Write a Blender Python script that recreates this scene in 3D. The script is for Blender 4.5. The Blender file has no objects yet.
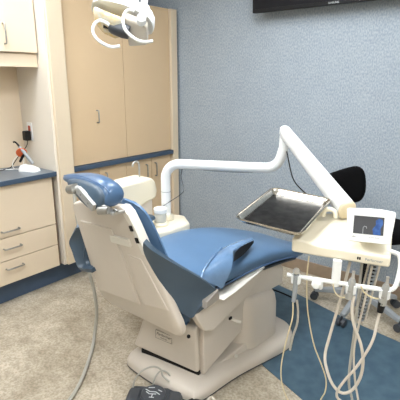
import bpy, bmesh, math, random
from mathutils import Vector, Matrix, Euler
R = math.radians
random.seed(4)
V = Vector
scn = bpy.context.scene
col = scn.collection

# ---------------------------------------------------------------- camera
TH, AZ = R(15.593), R(38.883)
cd = bpy.data.cameras.new('camera'); cd.sensor_width = 36; cd.lens = 36 * 430 / 400
cd.clip_start = .02
cam = bpy.data.objects.new('camera', cd); col.objects.link(cam)
cam.location = (0, 0, 1.5); cam.rotation_euler = (R(90) - TH, 0, AZ)
scn.camera = cam
# ---------------------------------------------------------------- world, exposure
w = bpy.data.worlds.new('world'); scn.world = w; w.use_nodes = True
w.node_tree.nodes['Background'].inputs[0].default_value = (.9, .95, 1, 1)
w.node_tree.nodes['Background'].inputs[1].default_value = .35
scn.view_settings.view_transform = 'Standard'; scn.view_settings.look = 'None'
scn.view_settings.gamma = 1; scn.view_settings.exposure = .98
LIGHT = 9.0
LIGHT_COLOR = (.95, .985, 1.03)

# ---------------------------------------------------------------- materials
def lin(c):
    return tuple(((v / 255) / 12.92 if v / 255 <= .04045 else ((v / 255 + .055) / 1.055) ** 2.4) for v in c) + (1,)
def mat(name, c, rough=.5, metal=0, spec=.5, noise=0, scale=8, c2=None, bump=0, bscale=60, emit=0, alpha=1, coat=0, trans=0):
    m = bpy.data.materials.new(name); m.use_nodes = True
    n = m.node_tree.nodes; l = m.node_tree.links; b = n['Principled BSDF']
    b.inputs['Base Color'].default_value = lin(c); b.inputs['Roughness'].default_value = rough
    b.inputs['Metallic'].default_value = metal; b.inputs['Specular IOR Level'].default_value = spec
    b.inputs['Coat Weight'].default_value = coat; b.inputs['Transmission Weight'].default_value = trans
    tc = n.new('ShaderNodeTexCoord')
    if noise or c2:
        t = n.new('ShaderNodeTexNoise'); t.inputs['Scale'].default_value = scale; t.inputs['Detail'].default_value = 6
        r = n.new('ShaderNodeValToRGB')
        r.color_ramp.elements[0].position = .35; r.color_ramp.elements[1].position = .65
        if c2 is None: c2 = tuple(max(0, v * (1 - noise)) for v in c)
        r.color_ramp.elements[0].color = lin(c2); r.color_ramp.elements[1].color = lin(c)
        l.new(tc.outputs['Object'], t.inputs['Vector']); l.new(t.outputs['Fac'], r.inputs['Fac'])
        l.new(r.outputs['Color'], b.inputs['Base Color'])
    if bump:
        t = n.new('ShaderNodeTexNoise'); t.inputs['Scale'].default_value = bscale; t.inputs['Detail'].default_value = 3
        bp = n.new('ShaderNodeBump'); bp.inputs['Strength'].default_value = bump; bp.inputs['Distance'].default_value = .002
        l.new(tc.outputs['Object'], t.inputs['Vector']); l.new(t.outputs['Fac'], bp.inputs['Height'])
        l.new(bp.outputs['Normal'], b.inputs['Normal'])
    if emit:
        b.inputs['Emission Color'].default_value = lin(c); b.inputs['Emission Strength'].default_value = emit
    return m

M = dict(
    cab=mat('cream_laminate', (220, 203, 178), .45, noise=.012, scale=3),
    tall=mat('tan_laminate', (212, 186, 150), .42, noise=.02, scale=2),
    panel=mat('lit_laminate', (222, 214, 200), .5, noise=.01, scale=3),  # laminate lightened: the light falling on the side panel is in the colour
    trim=mat('trim_laminate', (216, 200, 174), .45, noise=.01, scale=3),
    hpmetal=mat('satin_metal', (176, 177, 174), .3, .5, noise=.03, scale=60),
    gap=mat('gap_dark', (120, 98, 78), .8, noise=.05),
    kick=mat('blue_kickboard', (64, 82, 104), .5, noise=.06, scale=12),
    counter=mat('blue_countertop', (92, 104, 116), .3, noise=.08, scale=160),
    edge=mat('blue_edge', (62, 80, 100), .45, noise=.05, scale=60),
    ceil=mat('ceiling_white', (235, 233, 226), .9, noise=.01, scale=30),
    wallr=mat('plain_wall', (215, 208, 195), .9, noise=.01, scale=30),
    base=mat('baseboard_vinyl', (150, 132, 112), .5, noise=.05, scale=20),
    chrome=mat('brushed_metal', (205, 204, 200), .32, .8, noise=.05, scale=60),
    dchrome=mat('worn_metal', (165, 164, 158), .35, .8, noise=.1, scale=60),
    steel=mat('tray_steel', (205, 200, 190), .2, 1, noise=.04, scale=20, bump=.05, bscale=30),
    steeld=mat('tray_steel_dark_reflection', (96, 94, 92), .28, 1, c2=(70, 68, 66), scale=25, bump=.12, bscale=40),  # tray steel darkened, the dark reflection in the floor is painted in
    plastic=mat('chair_plastic', (208, 199, 187), .42, noise=.015, scale=5),
    plasticw=mat('chair_trim_white', (226, 222, 212), .38, noise=.01, scale=5),
    cream=mat('unit_cream', (226, 218, 196), .38, noise=.01, scale=5),
    ocream=mat('unit_old_cream', (214, 200, 170), .42, noise=.01, scale=5),
    white=mat('white_paint', (232, 234, 232), .3, noise=.01, scale=5),
    vinyl=mat('blue_vinyl', (84, 116, 150), .36, noise=.04, scale=7, bump=.12, bscale=40),
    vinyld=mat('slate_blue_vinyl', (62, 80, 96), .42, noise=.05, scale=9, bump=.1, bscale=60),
    piping=mat('piping_vinyl', (58, 90, 128), .4, noise=.03),
    gloss=mat('glossy_blue_film', (104, 136, 172), .12, noise=.05, scale=30, coat=.6),
    black=mat('black_plastic', (8, 9, 12), .5, spec=.3, noise=.1),
    blackf=mat('black_fabric', (5, 5, 6), .9, spec=.15, noise=.2, scale=80),
    tv=mat('tv_gloss', (9, 11, 18), .45, spec=.2, noise=.1, scale=4),
    screen=mat('screen_glass', (70, 72, 76), .12, c2=(60, 58, 58), scale=3),
    grey=mat('grey_plastic', (150, 155, 158), .4, noise=.03),
    dgrey=mat('dark_grey_plastic', (66, 70, 76), .45, noise=.06, scale=20),
    hose=mat('grey_hose', (170, 168, 158), .4, noise=.03),
    hosec=mat('cream_hose', (214, 200, 162), .4, noise=.03),
    hosew=mat('pale_hose', (206, 198, 184), .4, noise=.03),
    orange=mat('orange_plastic', (214, 96, 40), .3, noise=.05),
    red=mat('red_brown_plastic', (168, 72, 44), .5, noise=.05),
    clear=mat('clear_plastic', (228, 226, 214), .12, trans=.35),
    bulb=mat('reflector_yellow', (226, 184, 56), .12, metal=.1, c2=(206, 204, 190), scale=13),
    ink=mat('dark_ink', (80, 74, 68), .5), lightink=mat('light_ink', (205, 210, 212), .5),
    panelemit=mat('light_diffuser', (255, 250, 240), .5, emit=1),
)
_pe = M['panelemit'].node_tree.nodes['Principled BSDF']
_pe.inputs['Emission Strength'].default_value = LIGHT; _pe.inputs['Emission Color'].default_value = LIGHT_COLOR + (1,)

def wallpaper():
    m = bpy.data.materials.new('blue_wallpaper'); m.use_nodes = True
    n = m.node_tree.nodes; l = m.node_tree.links; b = n['Principled BSDF']; b.inputs['Roughness'].default_value = .85
    tc = n.new('ShaderNodeTexCoord'); mp = n.new('ShaderNodeMapping'); mp.inputs['Scale'].default_value = (1, 1, .55)
    t = n.new('ShaderNodeTexNoise'); t.inputs['Scale'].default_value = 120; t.inputs['Detail'].default_value = 3
    t2 = n.new('ShaderNodeTexNoise'); t2.inputs['Scale'].default_value = 9; t2.inputs['Detail'].default_value = 3
    mx = n.new('ShaderNodeMath'); mx.operation = 'MULTIPLY_ADD'; mx.inputs[1].default_value = .15
    r = n.new('ShaderNodeValToRGB'); e = r.color_ramp.elements
    e[0].position = .42; e[0].color = lin((136, 148, 159)); e[1].position = .74; e[1].color = lin((168, 177, 184))
    l.new(tc.outputs['Object'], mp.inputs['Vector']); l.new(mp.outputs['Vector'], t.inputs['Vector'])
    l.new(tc.outputs['Object'], t2.inputs['Vector'])
    l.new(t2.outputs['Fac'], mx.inputs[0]); l.new(t.outputs['Fac'], mx.inputs[2])
    l.new(mx.outputs[0], r.inputs['Fac']); l.new(r.outputs['Color'], b.inputs['Base Color'])
    return m
def floor_mat():
    m = bpy.data.materials.new('speckled_floor'); m.use_nodes = True
    n = m.node_tree.nodes; l = m.node_tree.links; b = n['Principled BSDF']; b.inputs['Roughness'].default_value = .5
    tc = n.new('ShaderNodeTexCoord')
    t = n.new('ShaderNodeTexNoise'); t.inputs['Scale'].default_value = 5; t.inputs['Detail'].default_value = 9; t.inputs['Roughness'].default_value = .72
    r = n.new('ShaderNodeValToRGB'); e = r.color_ramp.elements
    e[0].position = .36; e[0].color = lin((154, 143, 124)); e[1].position = .62; e[1].color = lin((190, 180, 162))
    t2 = n.new('ShaderNodeTexNoise'); t2.inputs['Scale'].default_value = 90; t2.inputs['Detail'].default_value = 4
    r2 = n.new('ShaderNodeValToRGB'); f = r2.color_ramp.elements
    f[0].position = .38; f[0].color = (.66, .64, .60, 1); f[1].position = .6; f[1].color = (1.08, 1.08, 1.08, 1)
    mx = n.new('ShaderNodeMixRGB'); mx.blend_type = 'MULTIPLY'; mx.inputs[0].default_value = .75
    l.new(tc.outputs['Object'], t.inputs['Vector']); l.new(tc.outputs['Object'], t2.inputs['Vector'])
    l.new(t.outputs['Fac'], r.inputs['Fac']); l.new(t2.outputs['Fac'], r2.inputs['Fac'])
    l.new(r.outputs['Color'], mx.inputs[1]); l.new(r2.outputs['Color'], mx.inputs[2]); l.new(mx.outputs[0], b.inputs['Base Color'])
    return m
M['wallpaper'] = wallpaper(); M['floor'] = floor_mat()
M['mat'] = mat('blue_floor_mat', (74, 98, 112), .5, c2=(58, 82, 98), scale=14, bump=.2, bscale=120)

# ---------------------------------------------------------------- helpers
WI = {}
def props(o, label=None, cat=None, group=None, kind=None):
    if label: o['label'] = label
    if cat: o['category'] = cat
    if group: o['group'] = group
    if kind: o['kind'] = kind
    return o
def thing(name, label, cat, loc, rotz=0, group=None, local=False):
    o = bpy.data.objects.new(name, None); col.objects.link(o); o.empty_display_size = .05
    o.location = loc; o.rotation_euler = (0, 0, rotz)
    mw = Matrix.Translation(V(loc)) @ Matrix.Rotation(rotz, 4, 'Z')
    WI[o.name] = Matrix.Identity(4) if local else mw.inverted()
    return props(o, label, cat, group)
def obj(name, bm, m, parent=None, bevel=0, seg=2, sub=0, ang=38, flat=False):
    bmesh.ops.recalc_face_normals(bm, faces=bm.faces)
    loc = V((0, 0, 0))
    if parent is not None:
        bm.transform(WI[parent.name])
    else:
        xs = [v.co for v in bm.verts]
        loc = V(((min(v.x for v in xs) + max(v.x for v in xs)) / 2, (min(v.y for v in xs) + max(v.y for v in xs)) / 2, min(v.z for v in xs)))
        bm.transform(Matrix.Translation(-loc))
    me = bpy.data.meshes.new(name); bm.to_mesh(me); bm.free()
    ms = m if isinstance(m, (list, tuple)) else [m]
    for k in ms: me.materials.append(k)
    o = bpy.data.objects.new(name, me); col.objects.link(o); o.location = loc
    if parent is not None:
        o.parent = parent; WI[o.name] = WI[parent.name]
    if not flat:
        for p in me.polygons: p.use_smooth = True
        me.set_sharp_from_angle(angle=R(ang))
    if bevel:
        b = o.modifiers.new('bevel', 'BEVEL'); b.width = bevel; b.segments = seg; b.limit_method = 'ANGLE'; b.angle_limit = R(30)
        b.harden_normals = True
    if sub:
        s = o.modifiers.new('sub', 'SUBSURF'); s.levels = sub; s.render_levels = sub
    return o
def nb(): return bmesh.new()
def box(bm, a, b, mtx=None, mi=0):
    vs = [bm.verts.new((x, y, z)) for x in (a[0], b[0]) for y in (a[1], b[1]) for z in (a[2], b[2])]
    if mtx is not None:
        for v in vs: v.co = mtx @ v.co
    for f in ((0, 1, 3, 2), (4, 6, 7, 5), (0, 4, 5, 1), (2, 3, 7, 6), (0, 2, 6, 4), (1, 5, 7, 3)):
        bm.faces.new([vs[i] for i in f]).material_index = mi
    return bm
def hexa(bm, bot, top):
    """solid between two equal polygons"""
    n = len(bot); a = [bm.verts.new(p) for p in bot]; b = [bm.verts.new(p) for p in top]
    bm.faces.new(a[::-1]); bm.faces.new(b)
    for i in range(n): bm.faces.new((a[i], a[(i + 1) % n], b[(i + 1) % n], b[i]))
    return bm
def prism(bm, pts, vec):
    vec = V(vec); return hexa(bm, pts, [V(p) + vec for p in pts])
def loft(bm, rings, caps=True, closed=False):
    rs = [[bm.verts.new(p) for p in r] for r in rings]; n = len(rs[0])
    prs = list(zip(rs, rs[1:])) + ([(rs[-1], rs[0])] if closed else [])
    for a, b in prs:
        for i in range(n): bm.faces.new((a[i], a[(i + 1) % n], b[(i + 1) % n], b[i]))
    if caps and not closed:
        bm.faces.new(rs[0][::-1]); bm.faces.new(rs[-1])
    return bm
def grid(bm, rows, thick):
    """sheet with thickness: rows of points; normals estimated"""
    nr, nc = len(rows), len(rows[0]); P = [[V(p) for p in r] for r in rows]
    def nrm(i, j):
        a = P[min(i + 1, nr - 1)][j] - P[max(i - 1, 0)][j]; b = P[i][min(j + 1, nc - 1)] - P[i][max(j - 1, 0)]
        c = a.cross(b); return c.normalized() if c.length > 1e-9 else V((0, 0, 1))
    A = [[bm.verts.new(P[i][j] + nrm(i, j) * thick / 2) for j in range(nc)] for i in range(nr)]
    B = [[bm.verts.new(P[i][j] - nrm(i, j) * thick / 2) for j in range(nc)] for i in range(nr)]
    for i in range(nr - 1):
        for j in range(nc - 1):
            bm.faces.new((A[i][j], A[i + 1][j], A[i + 1][j + 1], A[i][j + 1])); bm.faces.new((B[i][j], B[i][j + 1], B[i + 1][j + 1], B[i + 1][j]))
    for i in range(nr - 1):
        for j in (0, nc - 1): bm.faces.new((A[i][j], B[i][j], B[i + 1][j], A[i + 1][j]))
    for j in range(nc - 1):
        for i in (0, nr - 1): bm.faces.new((A[i][j], A[i][j + 1], B[i][j + 1], B[i][j]))
    return bm
def smooth_path(pts, k=6):
    P = [V(p) for p in pts]
    if len(P) < 3: return P
    Q = [P[0] * 2 - P[1]] + P + [P[-1] * 2 - P[-2]]; out = []
    for i in range(1, len(Q) - 2):
        p0, p1, p2, p3 = Q[i - 1:i + 3]
        for s in range(k):
            t = s / k
            out.append(.5 * ((2 * p1) + (p2 - p0) * t + (2 * p0 - 5 * p1 + 4 * p2 - p3) * t * t + (3 * p1 - p0 - 3 * p2 + p3) * t ** 3))
    out.append(P[-1]); return out
def tube(bm, pts, r, n=10, smooth=0, flat=1.0, closed=False):
    P = smooth_path(pts, smooth) if smooth else [V(p) for p in pts]
    m = len(P); rr = r if isinstance(r, (list, tuple)) else [r] * m
    if len(rr) != m: rr = [rr[min(int(i * len(rr) / m), len(rr) - 1)] for i in range(m)]
    t = (P[1] - P[0]).normalized(); u = t.orthogonal().normalized()
    rings = []
    for i in range(m):
        t2 = ((P[min(i + 1, m - 1)] - P[i]).normalized() + (P[i] - P[max(i - 1, 0)]).normalized())
        t2 = t2.normalized() if t2.length > 1e-6 else t
        u = (u - t2 * u.dot(t2)).normalized(); v = t2.cross(u); t = t2
        rings.append([P[i] + u * math.cos(a) * rr[i] + v * math.sin(a) * rr[i] * flat for a in [2 * math.pi * k / n for k in range(n)]])
    return loft(bm, rings)
def cyl(bm, a, b, r, r2=None, n=20): return tube(bm, [a, b], [r, r if r2 is None else r2], n)
def lathe(bm, prof, c, axis=(0, 0, 1), n=28):
    q = V((0, 0, 1)).rotation_difference(V(axis).normalized()).to_matrix()
    rings = [[V(c) + q @ V((r * math.cos(2 * math.pi * k / n), r * math.sin(2 * math.pi * k / n), z)) for k in range(n)] for r, z in prof]
    return loft(bm, rings)
def rrect(w, h, r, k=5):
    """rounded rectangle outline, centred, list of (x, y)"""
    o = []
    for cx, cy, a0 in ((w / 2 - r, h / 2 - r, 0), (-w / 2 + r, h / 2 - r, 90), (-w / 2 + r, -h / 2 + r, 180), (w / 2 - r, -h / 2 + r, 270)):
        for i in range(k + 1):
            a = R(a0 + 90 * i / k); o.append((cx + r * math.cos(a), cy + r * math.sin(a)))
    return o
def supell(a, b, n=28, e=3.0):
    o = []
    for k in range(n):
        t = 2 * math.pi * k / n; c, s = math.cos(t), math.sin(t)
        o.append((a * math.copysign(abs(c) ** (2 / e), c), b * math.copysign(abs(s) ** (2 / e), s)))
    return o
def text(name, s, size, mtx, m, parent, shear=0, ext=.0006):
    cu = bpy.data.curves.new(name, 'FONT'); cu.body = s; cu.size = size; cu.extrude = ext; cu.align_x = 'CENTER'; cu.align_y = 'CENTER'; cu.shear = shear
    t = bpy.data.objects.new(name, cu); col.objects.link(t)
    me = bpy.data.meshes.new_from_object(t.evaluated_get(bpy.context.evaluated_depsgraph_get()))
    bpy.data.objects.remove(t); bpy.data.curves.remove(cu)
    me.transform(WI[parent.name] @ mtx); me.materials.append(m)
    o = bpy.data.objects.new(name, me); col.objects.link(o); o.parent = parent; WI[o.name] = WI[parent.name]
    return o
def struct(name, bm, m, **k):
    o = obj(name, bm, m, **k); o['kind'] = 'structure'; return o

# ================================================================ ROOM SHELL
WX0, WX1, WY0, WY1, ZC = -3.09, 1.7, -1.7, 3.03, 2.62
struct('floor', box(nb(), (WX0 - .1, WY0 - .1, -.06), (WX1 + .1, WY1 + .1, 0)), M['floor'], flat=True)
struct('ceiling', box(nb(), (WX0 - .1, WY0 - .1, ZC), (WX1 + .1, WY1 + .1, ZC + .06)), M['ceil'], flat=True)
struct('wall_back', box(nb(), (WX0 - .1, WY1, 0), (WX1 + .1, WY1 + .1, ZC)), M['wallpaper'], flat=True)
struct('wall_left', box(nb(), (WX0 - .1, WY0, 0), (WX0, WY1, ZC)), M['wallpaper'], flat=True)
struct('wall_right', box(nb(), (WX1, WY0, 0), (WX1 + .1, WY1, ZC)), M['wallr'], flat=True)
struct('wall_front', box(nb(), (WX0, WY0 - .1, 0), (WX1, WY0, ZC)), M['wallr'], flat=True)
struct('baseboard_back', box(nb(), (-2.66, WY1 - .014, 0), (WX1, WY1, .10)), M['base'], bevel=.004)
# ceiling lights
for i, (x, y) in enumerate([(-1.15, 1.75), (-1.15, .15), (.55, 1.2), (-2.35, .9), (.55, -.6)]):
    t = thing('ceiling_light', ['ceiling light panel above the foot of the dental chair', 'ceiling light panel behind the head of the chair', 'ceiling light panel right of the instrument console', 'ceiling light panel in front of the drawers', 'ceiling light panel nearest the room corner behind the photographer'][i],
              'ceiling light', (x, y, ZC), 0, 'fluorescent ceiling panels', local=True)
    b = nb()
    for a, c in (((-.3, -.6), (.3, -.57)), ((-.3, .57), (.3, .6)), ((-.3, -.57), (-.27, .57)), ((.27, -.57), (.3, .57))):
        box(b, (a[0], a[1], -.03), (c[0], c[1], 0))
    obj('frame', b, M['white'], t)
    obj('diffuser', box(nb(), (-.268, -.568, -.022), (.268, .568, -.012)), M['panelemit'], t, flat=True)

# ================================================================ CABINETS
def bar_handle(parent, a, b, out, r=.0055, name='handle', m=None):
    a, b, out = V(a), V(b), V(out)
    return obj(name, tube(nb(), [a, a + out * .85, a + out + (b - a) * .06, b + out - (b - a) * .06, b + out * .85, b], r, 8), m or M['dchrome'], parent)
# base cabinet with drawers
YE = 1.685
t = thing('drawer_cabinet', 'cream drawer cabinet with three bar handles under the blue countertop', 'cabinet', (-2.89, 1.2, 0))
obj('body', box(box(nb(), (-3.085, .6, .15), (-2.72, YE, .838)), (-3.085, .6, 0), (-2.776, YE, .15)), M['gap'], t)
props(obj('kickboard', box(nb(), (-2.7745, .6, .0005), (-2.765, 2.98, .149)), M['kick']), 'long dark blue kickboard under the drawers and the tall cabinets', 'kickboard')
for z0, z1, hz in ((.487, .834, .533), (.326, .481, .412), (.155, .320, .268)):
    d = obj('drawer', box(nb(), (-2.72, .95, z0), (-2.70, YE - .02, z1)), M['cab'], t, bevel=.002)
    bar_handle(d, (-2.70, 1.26, hz), (-2.70, 1.378, hz), (.028, 0, 0))
    obj('drawer', box(nb(), (-2.72, .6, z0), (-2.70, .944, z1)), M['cab'], t, bevel=.002)
props(obj('countertop', box(nb(), (-3.085, .6, .84), (-2.672, YE + .008, .874)), [M['counter']], bevel=.003), 'grey-blue laminate countertop on the cream drawer cabinet', 'countertop')
for o in col.objects:
    if o.name == 'countertop':
        o.data.materials.append(M['edge'])
        for p in o.data.polygons:
            if abs(p.normal.z) < .5: p.material_index = 1
# niche back panel (cream) between counter and wall cabinet
props(obj('backsplash_panel', box(nb(), (-3.089, .6, .876), (-3.075, YE + .012, 2.4)), M['cab']), 'cream panel on the wall of the niche above the countertop', 'panel')
# wall cabinet
t = thing('wall_cabinet', 'cream wall cabinet hanging above the blue countertop', 'cabinet', (-2.9, 1.2, 1.58))
obj('body', box(nb(), (-3.072, .6, 1.60), (-2.80, YE + .008, 2.45)), M['cab'], t)
obj('light_rail', box(nb(), (-2.80, .6, 1.583), (-2.785, YE + .008, 1.668)), M['cab'], t, bevel=.002)
for y0, y1, hy in ((1.075, YE + .002, 1.465), (.6, 1.07, .7)):
    d = obj('door', box(nb(), (-2.80, y0, 1.674), (-2.762, y1, 2.45)), M['cab'], t, bevel=.002)
    bar_handle(d, (-2.762, hy, 1.72), (-2.762, hy, 1.84), (.028, 0, 0), .005)
# side panel and pilaster
props(obj('side_panel', box(nb(), (-3.085, 1.698, .15), (-2.684, 1.716, ZC - .004)), M['panel'], bevel=.001), 'tall lit-toned side panel between the countertop niche and the tall cabinets', 'panel')
props(obj('pilaster', box(nb(), (-2.72, 1.717, .15), (-2.664, 1.836, ZC - .004)), M['trim'], bevel=.004), 'cream vertical trim board left of the tall cabinets', 'trim board')
# tall cabinet
t = thing('tall_cabinet', 'tan built-in tall cabinet with blue ledge and doors above and below', 'cabinet', (-2.88, 2.4, 0))
obj('body', box(nb(), (-3.085, 1.838, .15), (-2.724, 2.92, 2.07)), M['gap'], t)
obj('crown', box(nb(), (-3.085, 1.838, 2.07), (-2.70, 2.92, 2.085)), M['tall'], t, bevel=.002)
obj('plinth', box(nb(), (-3.085, 1.84, .0005), (-2.776, 2.92, .149)), M['gap'], t)
for y0, y1, hy in ((1.84, 2.383, 2.097), (2.387, 2.918, None)):
    d = obj('door', box(nb(), (-2.723, y0, .882), (-2.70, y1, 2.068)), M['tall'], t, bevel=.002)
    if hy: bar_handle(d, (-2.70, hy, 1.187), (-2.70, hy, 1.277), (.026, 0, 0))
for y0, y1, hy in ((1.84, 2.088, 2.03), (2.092, 2.37, 2.15), (2.374, 2.665, 2.597), (2.669, 2.918, 2.71)):
    d = obj('door', box(nb(), (-2.723, y0, .155), (-2.705, y1, .838)), M['tall'], t, bevel=.002)
    bar_handle(d, (-2.705, hy, .67), (-2.705, hy, .785), (.024, 0, 0))
obj('ledge', box(nb(), (-2.723, 1.837, .843), (-2.672, 2.925, .878)), M['edge'], t, bevel=.003)
obj('end_post', box(nb(), (-2.80, 2.925, .15), (-2.678, 3.0, 2.085)), M['trim'], t, bevel=.003)

# outlet with plug, on the side panel
ys = 1.698
t = thing('wall_outlet', 'white outlet plate with red-brown socket on the lit-toned side panel', 'outlet', (-3.02, ys, 1.13))
pl = obj('plate', box(nb(), (-3.008, ys - .006, 1.07), (-2.942, ys - .0005, 1.20)), M['white'], t, bevel=.002)
obj('socket', box(nb(), (-2.990, ys - .009, 1.14), (-2.960, ys - .006, 1.178)), M['red'], t, bevel=.003)
obj('socket', box(nb(), (-2.990, ys - .009, 1.088), (-2.960, ys - .006, 1.126)), M['red'], t, bevel=.003)
t = thing('power_adapter', 'black plug-in power adapter with hanging cord in the wall outlet', 'adapter', (-3.03, ys - .03, 1.06))
obj('body', box(nb(), (-3.000, ys - .055, 1.072), (-2.950, ys - .0095, 1.142)), M['black'], t, bevel=.008, seg=3)
obj('cord', tube(nb(), [(-2.975, ys - .03, 1.075), (-2.98, ys - .04, 1.03), (-3.03, ys - .06, .98), (-3.04, ys - .1, .93), (-3.03, ys - .15, .885), (-3.0, 1.50, .881), (-2.98, 1.42, .881)], .003, 6, 5), M['black'], t)

# curing light in charger
cx, cy, cz = -2.845, 1.585, .8745
t = thing('curing_light_stand', 'white wedge charging base on the blue countertop', 'charger', (cx, cy, cz), R(24), local=True)
b = nb()
o1 = [(x, y, 0) for x, y in rrect(.15, .085, .03)]; o2 = [(x * .93 - .002, y * .93, .018) for x, y in rrect(.15, .085, .03)]
o3 = [(x * .55 - .022, y * .62, .040) for x, y in rrect(.15, .085, .03)]
loft(b, [o1, o2, o3]); obj('base', b, M['white'], t, ang=60)
obj('cradle', hexa(nb(), [(-.03, -.018, .03), (.04, -.018, .012), (.04, .018, .012), (-.03, .018, .03)], [(-.035, -.012, .05), (.025, -.012, .03), (.025, .012, .03), (-.035, .012, .05)]), M['white'], t, bevel=.003)
m4 = Matrix.Translation(V((cx, cy, cz))) @ Matrix.Rotation(R(24), 4, 'Z')
def CL(x, y, z): return m4 @ V((x, y, z))
t = thing('curing_light', 'silver and white dental curing light wand with orange shield in its charger', 'curing light', CL(0, 0, .045))
obj('body', tube(nb(), [CL(.035, 0, .052), CL(.01, 0, .085), CL(-.03, 0, .135), CL(-.062, 0, .17)], [.010, .013, .012, .008], 12), M['grey'], t)
obj('trigger_grip', tube(nb(), [CL(-.025, 0, .118), CL(-.045, 0, .10), CL(-.07, 0, .062)], [.009, .010, .009], 10), M['black'], t)
obj('light_tip', tube(nb(), [CL(-.058, 0, .165), CL(-.08, 0, .192), CL(-.097, 0, .203), CL(-.108, 0, .200)], [.007, .006, .006, .006], 10, 3), M['black'], t)
b = nb(); lathe(b, [(.012, -.002), (.036, -.003), (.038, 0), (.036, .003), (.012, .002)], CL(-.052, .004, .128), axis=(m4.to_3x3() @ V((.45, -.6, -.35))), n=24)
obj('orange_shield', b, M['orange'], t)
props(obj('charger_cord', tube(nb(), [CL(-.07, .0, .006), CL(-.12, .01, .004), CL(-.16, -.02, .004), CL(-.21, -.04, .004), CL(-.28, -.03, .004), CL(-.34, -.06, .004)], .0035, 6, 5), M['white']), 'thin white cord lying on the countertop left of the charging base', 'cord')
props(obj('coiled_cord', tube(nb(), [CL(-.11 + .045 * math.cos(a), .03 + .03 * math.sin(a), .004 + .045 + .045 * math.sin(a * 1.0)) for a in [x * .35 for x in range(-4, 14)]], .0022, 6, 2), M['white']), 'thin white loop of cable standing beside the orange shield', 'cord')

# ================================================================ TV
t = thing('television', 'black wall-mounted television cut off by the top of the picture', 'television', (-1.2, 2.95, 1.99))
tm = Matrix.Translation(V((-1.23, 2.93, 1.975))) @ Matrix.Rotation(R(3), 4, 'X')
obj('case', box(nb(), (-.62, -.02, 0), (.62, .03, .60), tm), M['black'], t, bevel=.004)
obj('screen', box(nb(), (-.60, -.0225, .022), (.60, -.019, .585), tm), M['tv'], t)
obj('mount', box(nb(), (-1.4, 2.94, 2.2), (-1.1, WY1 - .001, 2.4)), M['black'], t)
text('logo', 'SAMSUNG', .016, tm @ Matrix.Translation(V((0, -.021, .011))) @ Matrix.Rotation(R(90), 4, 'X'), M['lightink'], t)

# ================================================================ FLOOR MAT
fm = nb()
mo = [(-1.005, 1.786), (-.50, 1.60), (.35, 1.35), (.55, 2.35), (-.475, 2.475), (-.832, 2.535), (-1.29, 2.66), (-1.75, 2.75), (-1.80, 2.05)]
prism(fm, [(x, y, .0006) for x, y in mo], (0, 0, .0045))
props(obj('floor_mat', fm, M['mat']), 'flat blue protective mat on the floor beside and under the dental chair', 'floor mat')

# ================================================================ DENTAL CHAIR (local frame: u right, v towards the feet)
ch = thing('dental_chair', 'blue vinyl dental chair with beige shell and headrest on a beige pedestal', 'dental chair', (-1.38, 1.25, 0), R(-5), local=True)
# base plate
def lerp(a, b, t): return a + (b - a) * t
bp = [(-.235, .14), (-.215, .075), (-.165, .045), (.05, .05), (.24, .085), (.285, .12), (.30, .40), (.355, .74), (.335, .85), (.27, .935), (.17, .97), (-.10, .97), (-.24, .92), (-.30, .80), (-.26, .30)]
bps = [(p.x, p.y) for p in smooth_path([V((x, y, 0)) for x, y in bp + bp[:1]], 5)[:-1]]
cxb, cyb = .03, .5
def sc(k, z, o=0): return [(cxb + (x - cxb) * k, cyb + (y - cyb) * k, z) for x, y in bps]
base = obj('base_plate', loft(nb(), [sc(.97, .0055), sc(1.0, .012), sc(1.0, .036), sc(.985, .052), sc(.94, .068), sc(.80, .082)]), M['plastic'], ch, ang=50)
obj('rubber_gasket', loft(nb(), [sc(.985, .0052), sc(1.002, .006), sc(1.002, .011), sc(.985, .0118)]), M['dgrey'], base)
# rear lift cover
b = nb()
hexa(b, [(-.205, .10, .100), (.215, .180, .095), (.20, .225, .095), (-.19, .34, .10)],
     [(-.12, .12, .325), (.228, .155, .36), (.205, .20, .40), (-.12, .34, .36)])
lc = obj('lift_cover', b, M['plastic'], ch, bevel=.018, seg=4)
A0, A1, A2 = V((-.205, .10, .100)), V((.215, .180, .095)), V((-.12, .12, .325))
ux = (A1 - A0).normalized(); nz = ux.cross(V((.04, .015, .27))).normalized(); uy = nz.cross(ux).normalized()
mp_ = Matrix((ux, uy, nz)).transposed().to_4x4(); mp_.translation = V((.02, .134, .243)) + nz * .0045
pq = nb(); mp_ = mp_ @ Matrix.Scale(.85, 4); box(pq, (-.062, -.028, -.012), (.062, .028, .001), mp_)
pq = obj('name_plate', pq, M['plastic'], lc, bevel=.001)
for a, c in (((-.062, -.028), (.062, -.0265)), ((-.062, -.028), (-.0605, .028))):
    pass
b = nb()
for a, c in (((-.061, -.027), (.061, -.0255)), ((-.061, .0255), (.061, .027)), ((-.061, -.027), (-.0595, .027)), ((.0595, -.027), (.061, .027))):
    box(b, (a[0], a[1], .001), (c[0], c[1], .0018), mp_)
obj('plate_border', b, M['ink'], lc)
text('lettering', 'Performer', .026, mp_ @ Matrix.Translation(V((0, .006, .0014))), M['ink'], lc, shear=.35)
text('lettering', 'MADE IN USA', .008, mp_ @ Matrix.Translation(V((0, -.014, .0014))), M['ink'], lc)
obj('lift_opening', hexa(nb(), [(-.15, .112, .056), (.215, .185, .056), (.20, .24, .056), (-.15, .3, .056)], [(-.15, .115, .102), (.21, .19, .102), (.20, .24, .102), (-.15, .3, .102)]), M['black'], ch, bevel=.004)
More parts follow.
